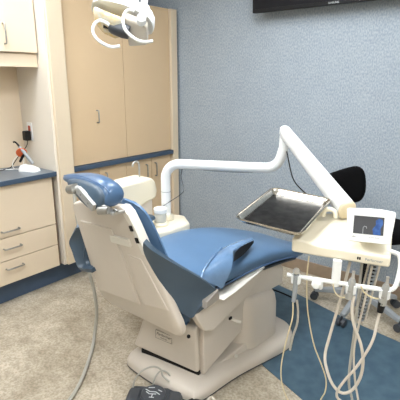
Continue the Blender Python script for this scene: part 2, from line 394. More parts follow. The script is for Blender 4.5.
# front lift cover: wedge plate on the side
b = nb()
side = [(.242, .07), (.25, .37), (.36, .42), (.56, .34), (.555, .20)]
prism(b, [(-.21, v, z) for v, z in side], (.415, 0, 0))
obj('lift_housing', b, M['plastic'], ch, bevel=.012, seg=3)
b = nb(); side = [(.205, .085), (.20, .345), (.30, .405), (.57, .385), (.55, .26), (.50, .20)]
prism(b, [(.20, v, z) for v, z in side], (.032, 0, 0)); obj('side_panel', b, M['plastic'], ch, bevel=.006, seg=3)
# pump housing
b = nb(); rings = []
for k, z in ((1.03, .05), (1.0, .10), (.985, .30), (.95, .345), (.86, .372), (.60, .385)):
    rings.append([(.02 + x * k, .66 + y * k, z - (.22 * y * k if z > .2 else 0)) for x, y in rrect(.50, .36, .10, 6)])
loft(b, rings); obj('pump_housing', b, M['plastic'], ch, ang=50)
# sweeping fairing between housing and base
b = nb(); rings = []
for v, zt, uu in ((.20, .07, .20), (.35, .085, .235), (.50, .12, .255), (.60, .17, .262), (.66, .26, .262)):
    rings.append([(-uu, v, .055), (uu, v, .055), (uu - .01, v, zt), (-uu + .01, v, zt)])
loft(b, rings); obj('fairing', b, M['plastic'], ch, bevel=.01, seg=3)
for p in ((.262, .42, .10), (.29, .62, .06)):
    obj('screw_cap', lathe(nb(), [(.001, .006), (.008, .005), (.009, -.004)], p, n=12), M['plasticw'], ch)
# under-seat frame
b = nb()
prism(b, [(-.20, .30, .44), (-.20, .26, .52), (-.20, .60, .53), (-.20, .84, .49), (-.20, .875, .45), (-.20, .875, .345), (-.20, .70, .35), (-.20, .50, .38)], (.435, 0, 0))
obj('seat_frame', b, M['plastic'], ch, bevel=.01, seg=3)
# side bracket with pale lip
def bracket(s):
    b = nb()
    prism(b, [(s * .262, .075, .545), (s * .262, .075, .49), (s * .262, .13, .40), (s * .262, .19, .375), (s * .262, .42, .45), (s * .262, .59, .545), (s * .262, .575, .556), (s * .262, .25, .535)], (s * .045, 0, 0))
    return b
br = obj('seat_bracket', bracket(1), M['plastic'], ch, bevel=.008, seg=3)
obj('seat_bracket', bracket(-1), M['plastic'], ch, bevel=.008, seg=3)
b = nb(); hexa(b, [(.285, .205, .536), (.345, .212, .536), (.338, .30, .539), (.318, .45, .546), (.300, .585, .556), (.272, .60, .556)], [(.285, .195, .546), (.355, .203, .546), (.347, .30, .550), (.325, .45, .557), (.305, .59, .566), (.272, .60, .566)])
obj('bracket_lip', b, M['plasticw'], ch, bevel=.004, seg=2)
obj('lever_knob', tube(nb(), [(.30, .33, .375), (.33, .335, .372), (.345, .345, .370)], [.007, .009, .007], 10), M['plasticw'], br)
obj('release_slot', box(nb(), (.305, .30, .385), (.312, .318, .397)), M['black'], br)
# seat cushion
b = nb(); rings = []
prof = [(.06, .10, .575, .02), (.075, .20, .60, .06), (.12, .26, .655, .10), (.22, .285, .655, .115), (.45, .295, .67, .125), (.62, .295, .655, .12), (.80, .285, .62, .11), (.95, .27, .575, .10), (1.08, .245, .53, .09), (1.18, .20, .495, .075), (1.22, .15, .475, .05), (1.235, .07, .46, .02)]
for v, hw, zt, th in prof:
    ring = []
    for x, y in supell(hw, th / 2, 36, 3.2):
        dish = -.012 * max(0, 1 - (x / hw) ** 2) if y > 0 else 0
        ring.append((x, v, zt - th / 2 + y + dish))
    rings.append(ring)
loft(b, rings); seat = obj('seat', b, M['vinyl'], ch, ang=60, sub=1)
obj('seam', tube(nb(), [(.288, .12, .575), (.296, .25, .575), (.302, .45, .583), (.302, .62, .574), (.292, .80, .545), (.277, .95, .505)], .004, 8, 3), M['piping'], seat)
obj('seat_pan', loft(nb(), [[(x, v, z + y) for x, y in supell(hw, .012, 24, 4)] for v, hw, z in ((.18, .24, .535), (.50, .27, .54), (.80, .26, .505), (1.0, .24, .465), (1.15, .16, .425))]), M['dgrey'], ch)
# ---- back shell
def SH(u, tt, d=0):          # plane of the shell, tt 0 bottom .. 1 top, d outwards (towards the photographer)
    n = V((0, -.966, -.259)); return V((u, -.15 * tt, .42 + .56 * tt)) + n * d
so = [(-0.312, 0.872), (-0.295, 0.93), (-0.235, 0.965), (-0.041, 1.015), (0.10, 1.050), (.13, 1.052), (.155, 1.02), (.172, .93), (.188, .80), (.298, .13), (.300, .055), (.288, .010), (.262, -.010), (-0.254, -0.098), (-0.34, -0.062), (-0.354, 0.04), (-0.329, 0.456)]
def shell_ring(k, d):
    c = V((-.03, .47)); return [SH(c.x + (u - c.x) * k, c.y + (t_ - c.y) * k, d) for u, t_ in so]
sh = obj('back_shell', loft(nb(), [shell_ring(.98, -.036), shell_ring(1.0, -.028), shell_ring(1.0, -.008), shell_ring(.985, .0), shell_ring(.94, .006)]), M['plastic'], ch, bevel=.004, seg=2, ang=50)
def relief(pts, d0, d1):
    return hexa(nb(), [SH(u, t_, d0) for u, t_ in pts], [SH(u * .99 - .0003, .01 * .5 + t_ * .99, d1) for u, t_ in pts])
obj('shell_panel', relief([(-0.255, 0.80), (0.0, 0.84), (0.027, 0.643), (0.05, 0.144), (-0.072, 0.114), (-0.314, 0.042)][::-1], .003, .013), M['plastic'], sh, bevel=.004)
obj('shell_panel', relief([(0.072, 0.649), (0.165, 0.655), (0.262, 0.25), (0.085, 0.175)], .003, .011), M['plastic'], sh, bevel=.004)
obj('label_recess', relief([(-0.018, 0.775), (0.12, 0.808), (0.125, 0.745), (-0.024, 0.713)], .004, .0155), M['plasticw'], sh, bevel=.001)
# white side band with two black switches
b = nb()
band = [(.105, 1.056), (.135, 1.060), (.162, 1.022), (.182, .925), (.200, .80), (.215, .705), (.182, .70), (.165, .82), (.150, .93), (.128, 1.0)]
hexa(b, [SH(u, t_, -.034) for u, t_ in band], [SH(u, t_, .008) for u, t_ in band])
bd = obj('side_band', b, M['plasticw'], ch, bevel=.004)
for u, t_ in ((.164, .915), (.181, .825)):
    b = nb(); hexa(b, [SH(u + a, t_ + c, .009) for a, c in ((-.009, -.026), (.010, -.018), (.007, .026), (-.012, .018))], [SH(u + a, t_ + c, .014) for a, c in ((-.008, -.024), (.009, -.016), (.006, .024), (-.011, .016))])
    obj('switch', b, M['black'], bd, bevel=.001)
obj('gap_shade', box(nb(), (.300, .020, .416), (.314, .034, .430)), M['black'], ch, bevel=.004)  # added black block paints the dark gap between shell corner and lift cover
# ---- back cushion
b = nb(); rings = []
for tt, hl, hr, th in ((-.02, .26, .25, .03), (.03, .31, .285, .07), (.20, .315, .275, .075), (.50, .31, .245, .075), (.75, .30, .215, .07), (.92, .275, .19, .065), (1.02, .22, .15, .055), (1.055, .12, .09, .025)):
    ring = []
    cxx = (hr - hl) / 2; hw = (hr + hl) / 2
    for x, y in supell(hw, th / 2, 36, 3.0):
        ring.append(SH(cxx + x, tt, -.034 - th / 2 - y - (.03 * (x / hw) ** 2 if y < 0 else 0)))
    rings.append(ring)
loft(b, rings); bc = obj('back_cushion', b, M['vinyl'], ch, ang=60, sub=1)
M['capm'] = mat('cap_plastic_shaded', (150, 144, 136), .5, noise=.02)  # chair plastic darkened, the shade on the armrest cap is in the colour
# ---- sling armrests: outer skins from the back cushion to the seat brackets
def arm(s, k=0):
    rows = []
    top = [(.238, -.140, .897), (.265, -.113, .857), (.295, -.024, .778), (.32, .085, .69), (.335, .170, .612)]
    bot = [(.210, -.10, .80), (.232, -.06, .70), (.262, .0, .56), (.290, .06, .495), (.330, .095, .550)]
    T = smooth_path(top, 4); B = smooth_path(bot, 4)
    for a, c in zip(T, B):
        row = []
        for i in range(7):
            f = i / 6; p = a.lerp(c, f) + V((math.sin(f * math.pi) * -.012, 0, 0)); row.append((s * (p.x + k * len(rows) / (len(T) - 1)), p.y, p.z))
        rows.append(row)
    return grid(nb(), rows, .022)
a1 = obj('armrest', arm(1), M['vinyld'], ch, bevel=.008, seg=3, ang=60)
LA_OUT = [(-0.378, -0.08, 0.794), (-0.461, -0.08, 0.697), (-0.44, -0.08, 0.636), (-0.418, -0.08, 0.587), (-0.383, -0.08, 0.558), (-0.267, -0.08, 0.584)]
LA_IN = [(-0.287, -0.05, 0.809), (-0.315, -0.05, 0.728), (-0.349, -0.05, 0.675), (-0.365, -0.05, 0.627), (-0.351, -0.05, 0.592), (-0.276, -0.05, 0.599)]
rows = []
for a, c in zip(smooth_path(LA_OUT, 4), smooth_path(LA_IN, 4)):
    rows.append([a.lerp(c, i / 5) + V((0, .02 * math.sin(i / 5 * math.pi), 0)) for i in range(6)])
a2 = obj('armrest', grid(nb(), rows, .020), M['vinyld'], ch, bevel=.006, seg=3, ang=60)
obj('end_cap', hexa(nb(), [(.352, .170, .612), (.352, .179, .566), (.352, .133, .552), (.350, .090, .546), (.348, .100, .575)], [(.318, .170, .612), (.318, .179, .566), (.318, .133, .552), (.318, .090, .546), (.318, .100, .575)]), M['capm'], a1, bevel=.003)
obj('padding', loft(nb(), [[(x + -0.309, v, 0.630 + y) for x, y in supell(w_, h_, 20, 2.4)] for v, w_, h_ in ((-.045, .02, .03), (-.04, .04, .05), (.04, .055, .06), (.14, .055, .05), (.16, .03, .03))]), M['vinyl'], a2, ang=60)
# left pad seen over the back, beside the cuspidor
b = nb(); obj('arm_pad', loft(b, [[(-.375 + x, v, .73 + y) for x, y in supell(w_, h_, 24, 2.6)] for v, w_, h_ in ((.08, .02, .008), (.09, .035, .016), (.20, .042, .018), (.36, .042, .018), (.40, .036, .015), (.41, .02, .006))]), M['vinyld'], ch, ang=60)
obj('arm_post', tube(nb(), [(-.375, .22, .715), (-.37, .24, .62), (-.33, .26, .54), (-.29, .27, .51)], .016, 10, 3), M['dgrey'], ch)
# ---- headrest: saddle pillow
b = nb(); rings = []
hp = [(-.262, 1.078, .004, -.175), (-.255, 1.079, .012, -.175), (-.225, 1.082, .018, -.18), (-.17, 1.087, .023, -.185), (-.11, 1.093, .029, -.19), (-.05, 1.094, .037, -.195), (.0, 1.088, .046, -.20), (.05, 1.080, .053, -.205), (.09, 1.073, .054, -.205), (.12, 1.068, .046, -.20), (.138, 1.064, .030, -.195), (.144, 1.062, .008, -.19)]
def hvf(hz): return .012 + .034 * min(1, max(0, (hz - .004) / .03)) ** .7
for u, zc, hz, vc in hp:
    hv = hvf(hz)
    ring = []
    for y, z in supell(hv, hz, 28, 2.5):
        ring.append((u, vc + y + z * .28, zc + z - y * .10))
    rings.append(ring)
loft(b, rings); M['vinylh'] = mat('navy_blue_vinyl', (66, 94, 126), .28, noise=.04, scale=7, bump=.12, bscale=40)
hr = obj('headrest', b, M['vinylh'], ch, ang=70, sub=1)
seam = [(u, vc - hvf(hz) * .78 + hz * .2, zc + hz * .72) for u, zc, hz, vc in hp[1:-1]]
obj('seam', tube(nb(), seam, .003, 6, 3), M['piping'], hr)
b = nb(); rings = []
for u, zc, hz in ((-.13, 1.083, .010), (-.10, 1.080, .020), (-.05, 1.076, .030), (.0, 1.068, .040), (.05, 1.060, .046), (.09, 1.056, .045), (.115, 1.055, .034), (.130, 1.056, .014)):
    k = min(1, hz / .045)
    rings.append([(u, -.236 - .018 * k + y + (z + .01) * .28, zc + z + .006) for y, z in supell(.018 * min(1, hz / .03 + .2), hz, 22, 2.4)])
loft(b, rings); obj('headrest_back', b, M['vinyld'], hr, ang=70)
# headrest bracket
hb = obj('headrest_bracket', tube(nb(), [(-.055, -.262, 1.082), (.0, -.262, 1.080), (.05, -.258, 1.066), (.10, -.250, 1.045), (.13, -.235, 1.022)], .014, 12), M['chrome'], ch)
obj('knob', cyl(nb(), (-.078, -.268, 1.070), (-.025, -.268, 1.082), .019, .022, 20), M['dchrome'], hb)
pm = Matrix.Translation(V((.055, -.276, 1.060))) @ Matrix.Rotation(R(27), 4, 'Y')
obj('slide_plate', box(nb(), (-.058, -.008, -.017), (.062, .008, .017), pm), M['chrome'], hb, bevel=.003)
for x in (-.025, .03):
    obj('bolt', cyl(nb(), pm @ V((x, -.009, 0)), pm @ V((x, -.005, 0)), .0045, n=12), M['dchrome'], hb)
obj('pivot', cyl(nb(), (.115, -.262, 1.020), (.150, -.240, 1.024), .016, n=18), M['dchrome'], hb)
obj('mount_plate', box(nb(), (.095, -.235, 1.004), (.170, -.175, 1.016)), M['chrome'], ch, bevel=.003)
obj('wing_nut', tube(nb(), [(.150, -.215, 1.018), (.165, -.220, 1.026), (.182, -.222, 1.022)], .005, 8), M['dchrome'], ch)

# folded glossy cover lying on the seat (world from local)
mc = Matrix.Translation(V((-1.38, 1.25, 0))) @ Matrix.Rotation(R(-5), 4, 'Z')
def CW(u, v, z): return mc @ V((u, v, z))
t = thing('plastic_cover', 'glossy blue folded plastic cover with black lining lying across the chair seat', 'plastic cover', CW(.22, .35, .655))
rowsA = []
La = [(.285, .125, .642), (.268, .16, .672), (.228, .268, .690), (.18, .389, .692), (.177, .518, .692), (.19, .612, .685)]
Ra = [(.315, .236, .575), (.318, .277, .632), (.303, .325, .684), (.252, .387, .702), (.240, .465, .702), (.210, .60, .690)]
for a, c in zip(smooth_path(La, 4), smooth_path(Ra, 4)):
    rowsA.append([CW(*(a.lerp(c, f / 6) + V((0, 0, .010 * math.sin(f / 6 * math.pi))))) for f in range(7)])
obj('sheet', grid(nb(), rowsA, .003), M['gloss'], t, ang=70)
rowsB = []
Lb = [(.262, .39, .694), (.240, .465, .698), (.214, .60, .686)]
Rb = [(.300, .335, .676), (.268, .45, .668), (.222, .59, .676)]
for a, c in zip(smooth_path(Lb, 4), smooth_path(Rb, 4)):
    rowsB.append([CW(*(a.lerp(c, f / 3))) for f in range(4)])
obj('lining', grid(nb(), rowsB, .006), M['black'], t, ang=70)
obj('folded_edge', tube(nb(), [CW(.287, .125, .646), CW(.266, .17, .682), CW(.228, .268, .697), CW(.18, .385, .697)], .005, 8, 4), M['gloss'], t)

# ================================================================ CUSPIDOR UNIT (patient's left)
t = thing('cuspidor_unit', 'cream cuspidor cabinet with rounded top beside the tall cabinets', 'dental unit', (-1.95, 1.75, 0))
um = Matrix.Translation(V((-1.95, 1.72, 0))) @ Matrix.Rotation(R(-2), 4, 'Z')
b = nb(); prof = [(-.22, .70), (-.22, .90), (-.19, .915), (.10, .925), (.135, .90), (.155, .83), (.14, .785), (-.05, .74)]
prism(b, [um @ V((-.06, y, z)) for y, z in prof], um.to_3x3() @ V((.16, 0, 0)))
obj('cover', b, M['cream'], t, bevel=.022, seg=4)
obj('lower_cabinet', box(nb(), (-.05, -.22, .56), (.085, .12, .80), um), M['plastic'], t, bevel=.012, seg=3)
obj('side_slot', hexa(nb(), [um @ V(p) for p in ((.098, -.175, .80), (.106, -.175, .80), (.106, -.155, .80), (.098, -.155, .80))], [um @ V(p) for p in ((.098, -.18, .87), (.106, -.18, .87), (.106, -.16, .88), (.098, -.16, .88))]), M['red'], t, bevel=.003)
obj('spout', tube(nb(), [um @ V(p) for p in ((.03, .065, .915), (.03, .065, .99), (.03, .065, 1.0), (.03, .058, 1.018), (.03, .04, 1.024), (.03, .02, 1.016), (.03, .012, .995))], .0055, 10, 4), M['chrome'], t)
# shelf (side arm support) carrying the post
b = nb()
sv = [(-1.86, 1.52), (-1.67, 1.54), (-1.60, 1.72), (-1.60, 1.89), (-1.72, 1.98), (-1.86, 1.93)]
b = prism(b, [(x, y, .60) for x, y in sv], (0, 0, .07))
obj('shelf', b, M['cream'], t, bevel=.02, seg=4)
obj('support_column', box(nb(), (-1.74, 1.76, .0), (-1.665, 1.84, .605)), M['plastic'], t, bevel=.012)
obj('outlet_nozzle', tube(nb(), [(-1.61, 1.84, .625), (-1.575, 1.85, .615), (-1.56, 1.855, .613)], [.014, .014, .009], 12), M['cream'], t)
# jar
jx, jy = -1.70, 1.735
t = thing('specimen_jar', 'small clear jar with white lid on the cream shelf by the post', 'jar', (jx, jy, .6705))
obj('holder', lathe(nb(), [(.001, 0), (.044, 0), (.046, .012), (.040, .022), (.001, .022)], (jx, jy, .6705)), M['cream'], t)
obj('jar_body', lathe(nb(), [(.001, .022), (.034, .022), (.036, .03), (.036, .072), (.031, .078), (.001, .078)], (jx, jy, .6705)), M['clear'], t)
obj('lid', lathe(nb(), [(.001, .078), (.037, .078), (.038, .082), (.038, .102), (.034, .107), (.001, .107)], (jx, jy, .6705)), M['white'], t)

# ================================================================ DELIVERY ARM
t = thing('delivery_arm', 'white tubular delivery arm reaching from the post to the instrument console', 'equipment arm', (-1.71, 1.86, .67))
PX, PY = -1.753, 1.843
pts = [(PX, PY, .672), (PX, PY, .80), (PX, PY, .93)]
dirp = V((.538, .257, 0)).normalized()
for a in range(15, 91, 15):
    k = R(a); pts.append(tuple(V((PX, PY, .93)) + dirp * .09 * (1 - math.cos(k)) + V((0, 0, .09 * math.sin(k)))))
e1 = V((PX, PY, 1.02)) + dirp * .09
e2 = V((-1.215, 2.10, 1.02)); dd = (e2 - e1).normalized()
pts.append(tuple(e1 + dd * .1)); pts.append(tuple(e2))
up = V((0, 0, 1))
for a in range(15, 76, 15):
    k = R(a); pts.append(tuple(e2 + dd * .085 * math.sin(k) + up * .085 * (1 - math.cos(k))))
lastp = V(pts[-1]); pts.append(tuple(lastp + V((.012, .004, .05))))
pole = obj('post_and_boom', tube(nb(), pts, .029, 20), M['white'], t, ang=60)
obj('collar', lathe(nb(), [(.001, 0), (.046, 0), (.048, .012), (.040, .03), (.030, .034)], (PX, PY, .6705)), M['cream'], t)
obj('joint_ring', cyl(nb(), (PX, PY, .846), (PX, PY, .849), .0297, n=20), M['grey'], pole)
tp = V(pts[-1])
P0 = tp + V((.0, .0, .095)); P1 = V((-.615, 1.725, .990))
ax = (P1 - P0).normalized()
# inclined arm: flattened rounded section, ends rounded
sx = ax.cross(up).normalized(); sz = sx.cross(ax).normalized()
b = nb(); rings = []
Ltot = (P1 - P0).length
for s, k in ((-.035, .25), (-.028, .62), (-.012, .9), (.01, 1), (Ltot * .5, 1.0), (Ltot - .0, 1.0), (Ltot + .02, .98)):
    rr = .034 + .007 * max(0, s) / Ltot
    rings.append([P0 + ax * s + sx * x * k * .85 + sz * y * k for x, y in supell(rr, rr, 24, 2.6)])
loft(b, rings); sa = obj('spring_arm', b, M['white'], t, ang=60)
obj('arm_groove', tube(nb(), [P0 + ax * .05 - sx * .030 + sz * -.006, P0 + ax * (Ltot - .05) - sx * .034 + sz * -.006], .0015, 6), M['grey'], sa)
obj('knuckle', cyl(nb(), tuple(tp + V((0, 0, -.01))), tuple(tp + V((0, 0, .07))), .026, n=18), M['white'], t)
e = V((math.cos(R(15)), math.sin(R(15)), 0)); nn_ = V((-e.y, e.x, 0)); F0 = V((-.685, 1.40, 0))
def D(a, b_, z): return F0 + e * a + nn_ * b_ + V((0, 0, z))
cap = P1 + ax * .022
obj('end_cap', loft(nb(), [[cap + ax * s + sx * x * k * .85 + sz * y * k for x, y in supell(.041, .041, 24, 2.6)] for s, k in ((-.004, 1.01), (.010, 1.0), (.014, .9))]), M['ocream'], sa, ang=60)
obj('console_pivot', cyl(nb(), tuple(P1 + V((-.03, .02, -.06))), tuple(P1 + V((-.03, .02, -.02))), .022, n=18), M['white'], t)
cb = [tuple(tp + V((.03, -.02, -.01))), (-1.02, 2.05, 1.0), (-.93, 1.98, .96), (-.86, 1.93, .95), (-.80, 1.88, .945), (-.74, 1.8, .94)]
props(obj('black_cable', tube(nb(), cb, .0035, 6, 5), M['black']), 'thin black cable drooping under the inclined white arm', 'cable')
props(obj('post_wire', tube(nb(), [(-1.66, 1.89, .993), (-1.665, 1.89, .97), (-1.66, 1.88, .94), (-1.62, 1.86, .88), (-1.64, 1.85, .845), (-1.68, 1.82, .81), (-1.71, 1.77, .778)], .0024, 6, 5), M['dgrey']), 'thin dark wire curving from the boom down to the lidded jar', 'wire')
props(obj('boom_wire', tube(nb(), [(-1.54, 1.942, .990), (-1.45, 1.985, .9875), (-1.35, 2.033, .9875), (-1.28, 2.067, .990)], .0018, 6, 4), M['dgrey']), 'thin dark wire running along the underside of the white boom', 'wire')

# ================================================================ INSTRUMENT CONSOLE
t = thing('instrument_console', 'cream dentist instrument console with a white holder bar underneath', 'instrument console', D(.17, .15, .87))
LW, DP = .345, .33
b = nb()
hexa(b, [D(0, 0, .872), D(.105, -.002, .87), D(LW, 0, .868), D(LW, DP, .872), D(.105, DP, .872), D(0, DP, .872)],
     [D(0, 0, .928), D(.105, .0, .912), D(LW, 0, .908), D(LW, DP, .946), D(.105, DP, .946), D(0, DP, .93)])
body = obj('body', b, M['cream'], t, bevel=.009, seg=3)
ft = Matrix((e, up, -nn_)).transposed().to_4x4(); ft.translation = D(.26, -.0015, .888)
b = nb(); box(b, (-.024, -.005, 0), (-.019, .005, .001), ft); box(b, (-.017, -.005, 0), (-.012, .005, .001), ft)
obj('logo', b, M['black'], body)
ft.translation = D(.292, -.0012, .887)
text('lettering', 'Performer', .014, ft, M['grey'], body)
# frame: bar, supports and cups
b = nb()
zb = .785
obj('holder_bar', tube(nb(), [D(-.005, -.02, zb), D(.1, -.02, zb + .001), D(.30, -.02, zb + .006), D(.345, -.02, zb + .009), D(.362, -.017, zb + .014), D(.372, -.008, zb + .03), D(.378, .01, zb + .07), D(.379, .03, .875), D(.373, .04, .903), D(.360, .045, .910), D(.335, .045, .915)], .0085, 12, 4), M['white'], t)
obj('bar_support', loft(nb(), [[D(.172 + x, -.018 + y, z) for x, y in supell(w_, .010, 16, 3)] for w_, z in ((.016, .875), (.016, .80), (.013, .776), (.008, .772))]), M['white'], t, ang=60)
def cup(a, zoff=0, full=False):
    b = nb(); c = D(a, -.032, zb + zoff)
    n = 18; rings = []
    for z, ro, ri in ((.018, .016, .011), (.0, .017, .011), (-.02, .016, .010)):
        pass
    q0 = R(-90 + 35); q1 = R(270 - 35)
    A_ = [q0 + (q1 - q0) * i / n for i in range(n + 1)]
    def arc(r_, z): return [c + e * math.cos(a_) * r_ + nn_ * math.sin(a_) * r_ + V((0, 0, z)) for a_ in A_]
    lo = arc(.018, -.018) + arc(.0115, -.018)[::-1]; hi = arc(.019, .016) + arc(.0125, .016)[::-1]
    hexa(b, lo, hi); return obj('holder_cup', b, M['white'], t, bevel=.002)
cup(.031, -.004); cup(.112, -.008); cup(.228, -.004); cup(.339, .0)
# end-on empty holder knob
obj('empty_holder', lathe(nb(), [(.001, .0), (.012, .001), (.017, .008), (.018, .02), (.013, .035), (.006, .038)], D(.108, -.058, zb - .006), axis=tuple(nn_)), M['white'], t)
# control screen
t = thing('control_screen', 'white tilted control display with dark screen on the console', 'display', D(.25, .12, .94))
mm = Matrix.Translation(V((-.434, 1.487, 1.005))) @ Matrix.Rotation(R(14), 4, 'Z') @ Matrix.Rotation(R(-2.2), 4, 'Y') @ Matrix.Rotation(R(-13), 4, 'X') @ Matrix.Diagonal((.86, .86, 1.08, 1))
b = nb(); out = [(-.093, .050), (-.088, .054), (-.02, .0575), (.04, .057), (.090, .052), (.095, .046), (.083, -.050), (.079, -.054), (-.078, -.054), (-.083, -.050)]
prism(b, [mm @ V((x, 0, z)) for x, z in out], mm.to_3x3() @ V((0, .022, 0)))
cs = obj('case', b, M['white'], t, bevel=.004, seg=3)
obj('screen', box(nb(), (-.062, -.0012, -.027), (.054, .001, .032), mm), M['screen'], t)
b = nb(); sg = [(.016, -.026), (.012, -.008), (.024, .006), (.022, .020), (.034, .028), (.048, .024), (.050, .010), (.042, -.004), (.044, -.026)]
prism(b, [mm @ V((x, -.0018, z)) for x, z in sg], mm.to_3x3() @ V((0, .0007, 0)))
M['scrblue'] = mat('screen_blue', (58, 98, 160), .2, c2=(40, 70, 128), scale=60)
obj('screen_picture', b, M['scrblue'], t)
obj('screen_picture', tube(nb(), [mm @ V(p) for p in ((-.024, -.0018, -.026), (-.024, -.0018, -.006), (-.020, -.0018, -.001), (-.012, -.0018, -.002), (-.010, -.0018, -.008))], .0012, 6), M['grey'], t)
tmx = mm @ Matrix.Rotation(R(90), 4, 'X')
text('lettering', 'adec', .009, mm @ Matrix.Translation(V((-.058, -.0006, -.038))) @ Matrix.Rotation(R(90), 4, 'X'), M['ink'], cs)
text('lettering', 'control display', .007, mm @ Matrix.Translation(V((.02, -.0006, -.036))) @ Matrix.Rotation(R(90), 4, 'X'), M['grey'], cs)
obj('stand', hexa(nb(), [D(.20, .155, .9305), D(.30, .155, .9305), D(.30, .20, .936), D(.20, .20, .936)], [mm @ V(p) for p in ((-.03, .022, -.03), (.05, .022, -.03), (.05, .04, -.03), (-.03, .04, -.03))]), M['cream'], t, bevel=.003)

# ---- handpieces
def P_(a, z, o=-.034): return D(a, o, z)
t = thing('air_water_syringe', 'silver-headed grey syringe in the leftmost holder of the console', 'dental syringe', P_(.026, .70))
obj('handle', tube(nb(), [P_(.031, .800), P_(.031, .77), P_(.030, .72), P_(.028, .685)], [.0105, .0095, .0085, .008], 14), M['grey'], t)
obj('head', lathe(nb(), [(.004, -.008), (.011, -.004), (.013, .004), (.010, .013), (.003, .017)], P_(.031, .808)), M['chrome'], t)
obj('button', cyl(nb(), tuple(P_(.036, .812)), tuple(P_(.044, .815)), .004, n=10), M['dchrome'], t)
def handpiece(a, lab, col_, dark=False):
    t = thing('handpiece', lab, 'dental handpiece', P_(a, .74))
    obj('sleeve', tube(nb(), [P_(a - .004, .742), P_(a - .003, .76), P_(a, .79), P_(a + .001, .812), P_(a + .002, .822)], [.0135, .0145, .0135, .012, .008], 16), col_, t)
    obj('nozzle', tube(nb(), [P_(a + .002, .820), P_(a + .003, .835), P_(a + .003, .850)], [.0065, .005, .0055], 12), M['chrome'], t)
    for z in (.757, .772): obj('ring', cyl(nb(), tuple(P_(a - .0032, z)), tuple(P_(a - .0028, z + .004)), .0143, n=16), M['dchrome'], t)
    if dark: obj('collar', tube(nb(), [P_(a - .004, .752), P_(a - .008, .712)], [.0142, .0105], 12), M['black'], t)
    return t
handpiece(.228, 'metal handpiece standing nozzle up in the middle holder of the bar', M['hpmetal'])
handpiece(.339, 'metal handpiece with black collar in the rightmost holder of the bar', M['hpmetal'], True)
# ---- hoses hanging in the plane of the bar
def hose(name, lab, pts, r, m, k=6): return props(obj(name, tube(nb(), pts, r, 10, k), m), lab, 'hose')
T_ = lambda l: [D(*p) for p in l]
HOSES = []
hose('console_hose', 'thin cream tube looping from the leftmost syringe towards the floor', T_([(0.0262, -0.036, 0.6838), (0.0282, -0.036, 0.6501), (0.0268, -0.036, 0.6066), (0.0119, -0.036, 0.5233), (-0.0025, -0.036, 0.4189), (-0.003, -0.036, 0.3483), (0.0083, -0.036, 0.2897), (0.0316, -0.036, 0.2394), (0.0539, -0.036, 0.2081), (.08, -.06, .10), (.10, -.10, .012), (.2, -.2, .010)]), .0027, M['hosec'])
hose('console_hose', 'thin cream tube hanging straight beside the syringe then curving right', T_([(0.0632, 0.03, 0.8537), (0.061, 0.03, 0.7742), (0.0679, 0.03, 0.6685), (0.0814, 0.03, 0.5834), (0.1083, 0.03, 0.4773), (0.146, 0.03, 0.3907), (0.1663, 0.03, 0.3309), (0.1667, 0.03, 0.2735), (0.1507, 0.03, 0.2192), (.14, .0, .10), (.12, -.06, .011), (.05, -.2, .010)]), .0028, M['hosec'])
hose('console_hose', 'short grey tube beside the cream tube under the syringe', T_([(0.0362, -0.01, 0.6815), (0.0432, -0.01, 0.6312), (0.0425, -0.01, 0.5784), (0.0301, -0.01, 0.5215), (0.0219, -0.01, 0.4553)]), .0045, M['hose'])
hose('console_hose', 'thick beige hose making the big loop under the middle handpiece', T_([(0.2406, -0.036, 0.7556), (0.239, -0.04, 0.7014), (0.2513, -0.045, 0.6462), (0.2823, -0.045, 0.5718), (0.2956, -0.045, 0.5041), (0.2918, -0.045, 0.434), (0.2691, -0.045, 0.3736), (0.235, -0.045, 0.3487), (0.1998, -0.045, 0.3733), (0.1717, -0.03, 0.4214), (0.1565, 0.0, 0.4644), (0.1665, 0.02, 0.5441), (0.1966, 0.04, 0.734), (0.2066, 0.05, 0.8141), (0.2108, 0.05, 0.8472)]), .0058, M['hosew'])
hose('console_hose', 'pale hose running from the black collared handpiece down to the left', T_([(.331, -.034, .714), (.326, -.040, .670), (0.3172, -0.06, 0.603), (0.2801, -0.06, 0.4968), (0.2413, -0.06, 0.4199), (0.2204, -0.06, 0.3687), (0.2194, -0.06, 0.3368), (0.2413, -0.06, 0.2943), (.20, -.08, .12), (.18, -.12, .013), (.05, -.25, .011)]), .0050, M['hosew'])
hose('console_hose', 'grey hose hanging straight down behind the big loop', T_([(0.2522, 0.05, 0.8546), (0.2527, 0.05, 0.6994), (0.2521, 0.05, 0.5488), (0.2495, 0.05, 0.4129), (0.2539, 0.05, 0.3209), (0.2734, 0.05, 0.2317), (.25, .0, .12), (.25, -.1, .013), (.2, -.3, .011)]), .0052, M['hose'])
hose('console_hose', 'pale hose slanting down behind the handpieces', T_([(0.2875, 0.05, 0.8451), (0.28, 0.05, 0.7468), (0.2675, 0.05, 0.618), (0.2581, 0.05, 0.4837), (0.274, 0.05, 0.3509), (0.2994, 0.05, 0.2408), (.33, .0, .12), (.34, -.1, .013), (.36, -.3, .011)]), .0044, M['hosew'])
hose('console_hose', 'short cream tube looping between bar support and middle handpiece', T_([(0.1649, -0.03, 0.7847), (0.1743, -0.03, 0.7545), (0.1932, -0.03, 0.7384), (0.2171, -0.03, 0.7436), (0.2322, -0.03, 0.7668)]), .0022, M['hosec'])
hose('console_hose', 'short cream tube looping between middle and right handpieces', T_([(0.2599, -0.03, 0.7962), (0.2719, -0.03, 0.7752), (0.2966, -0.03, 0.7609), (0.3231, -0.03, 0.7589), (0.3389, -0.03, 0.7624)]), .0028, M['hosec'])


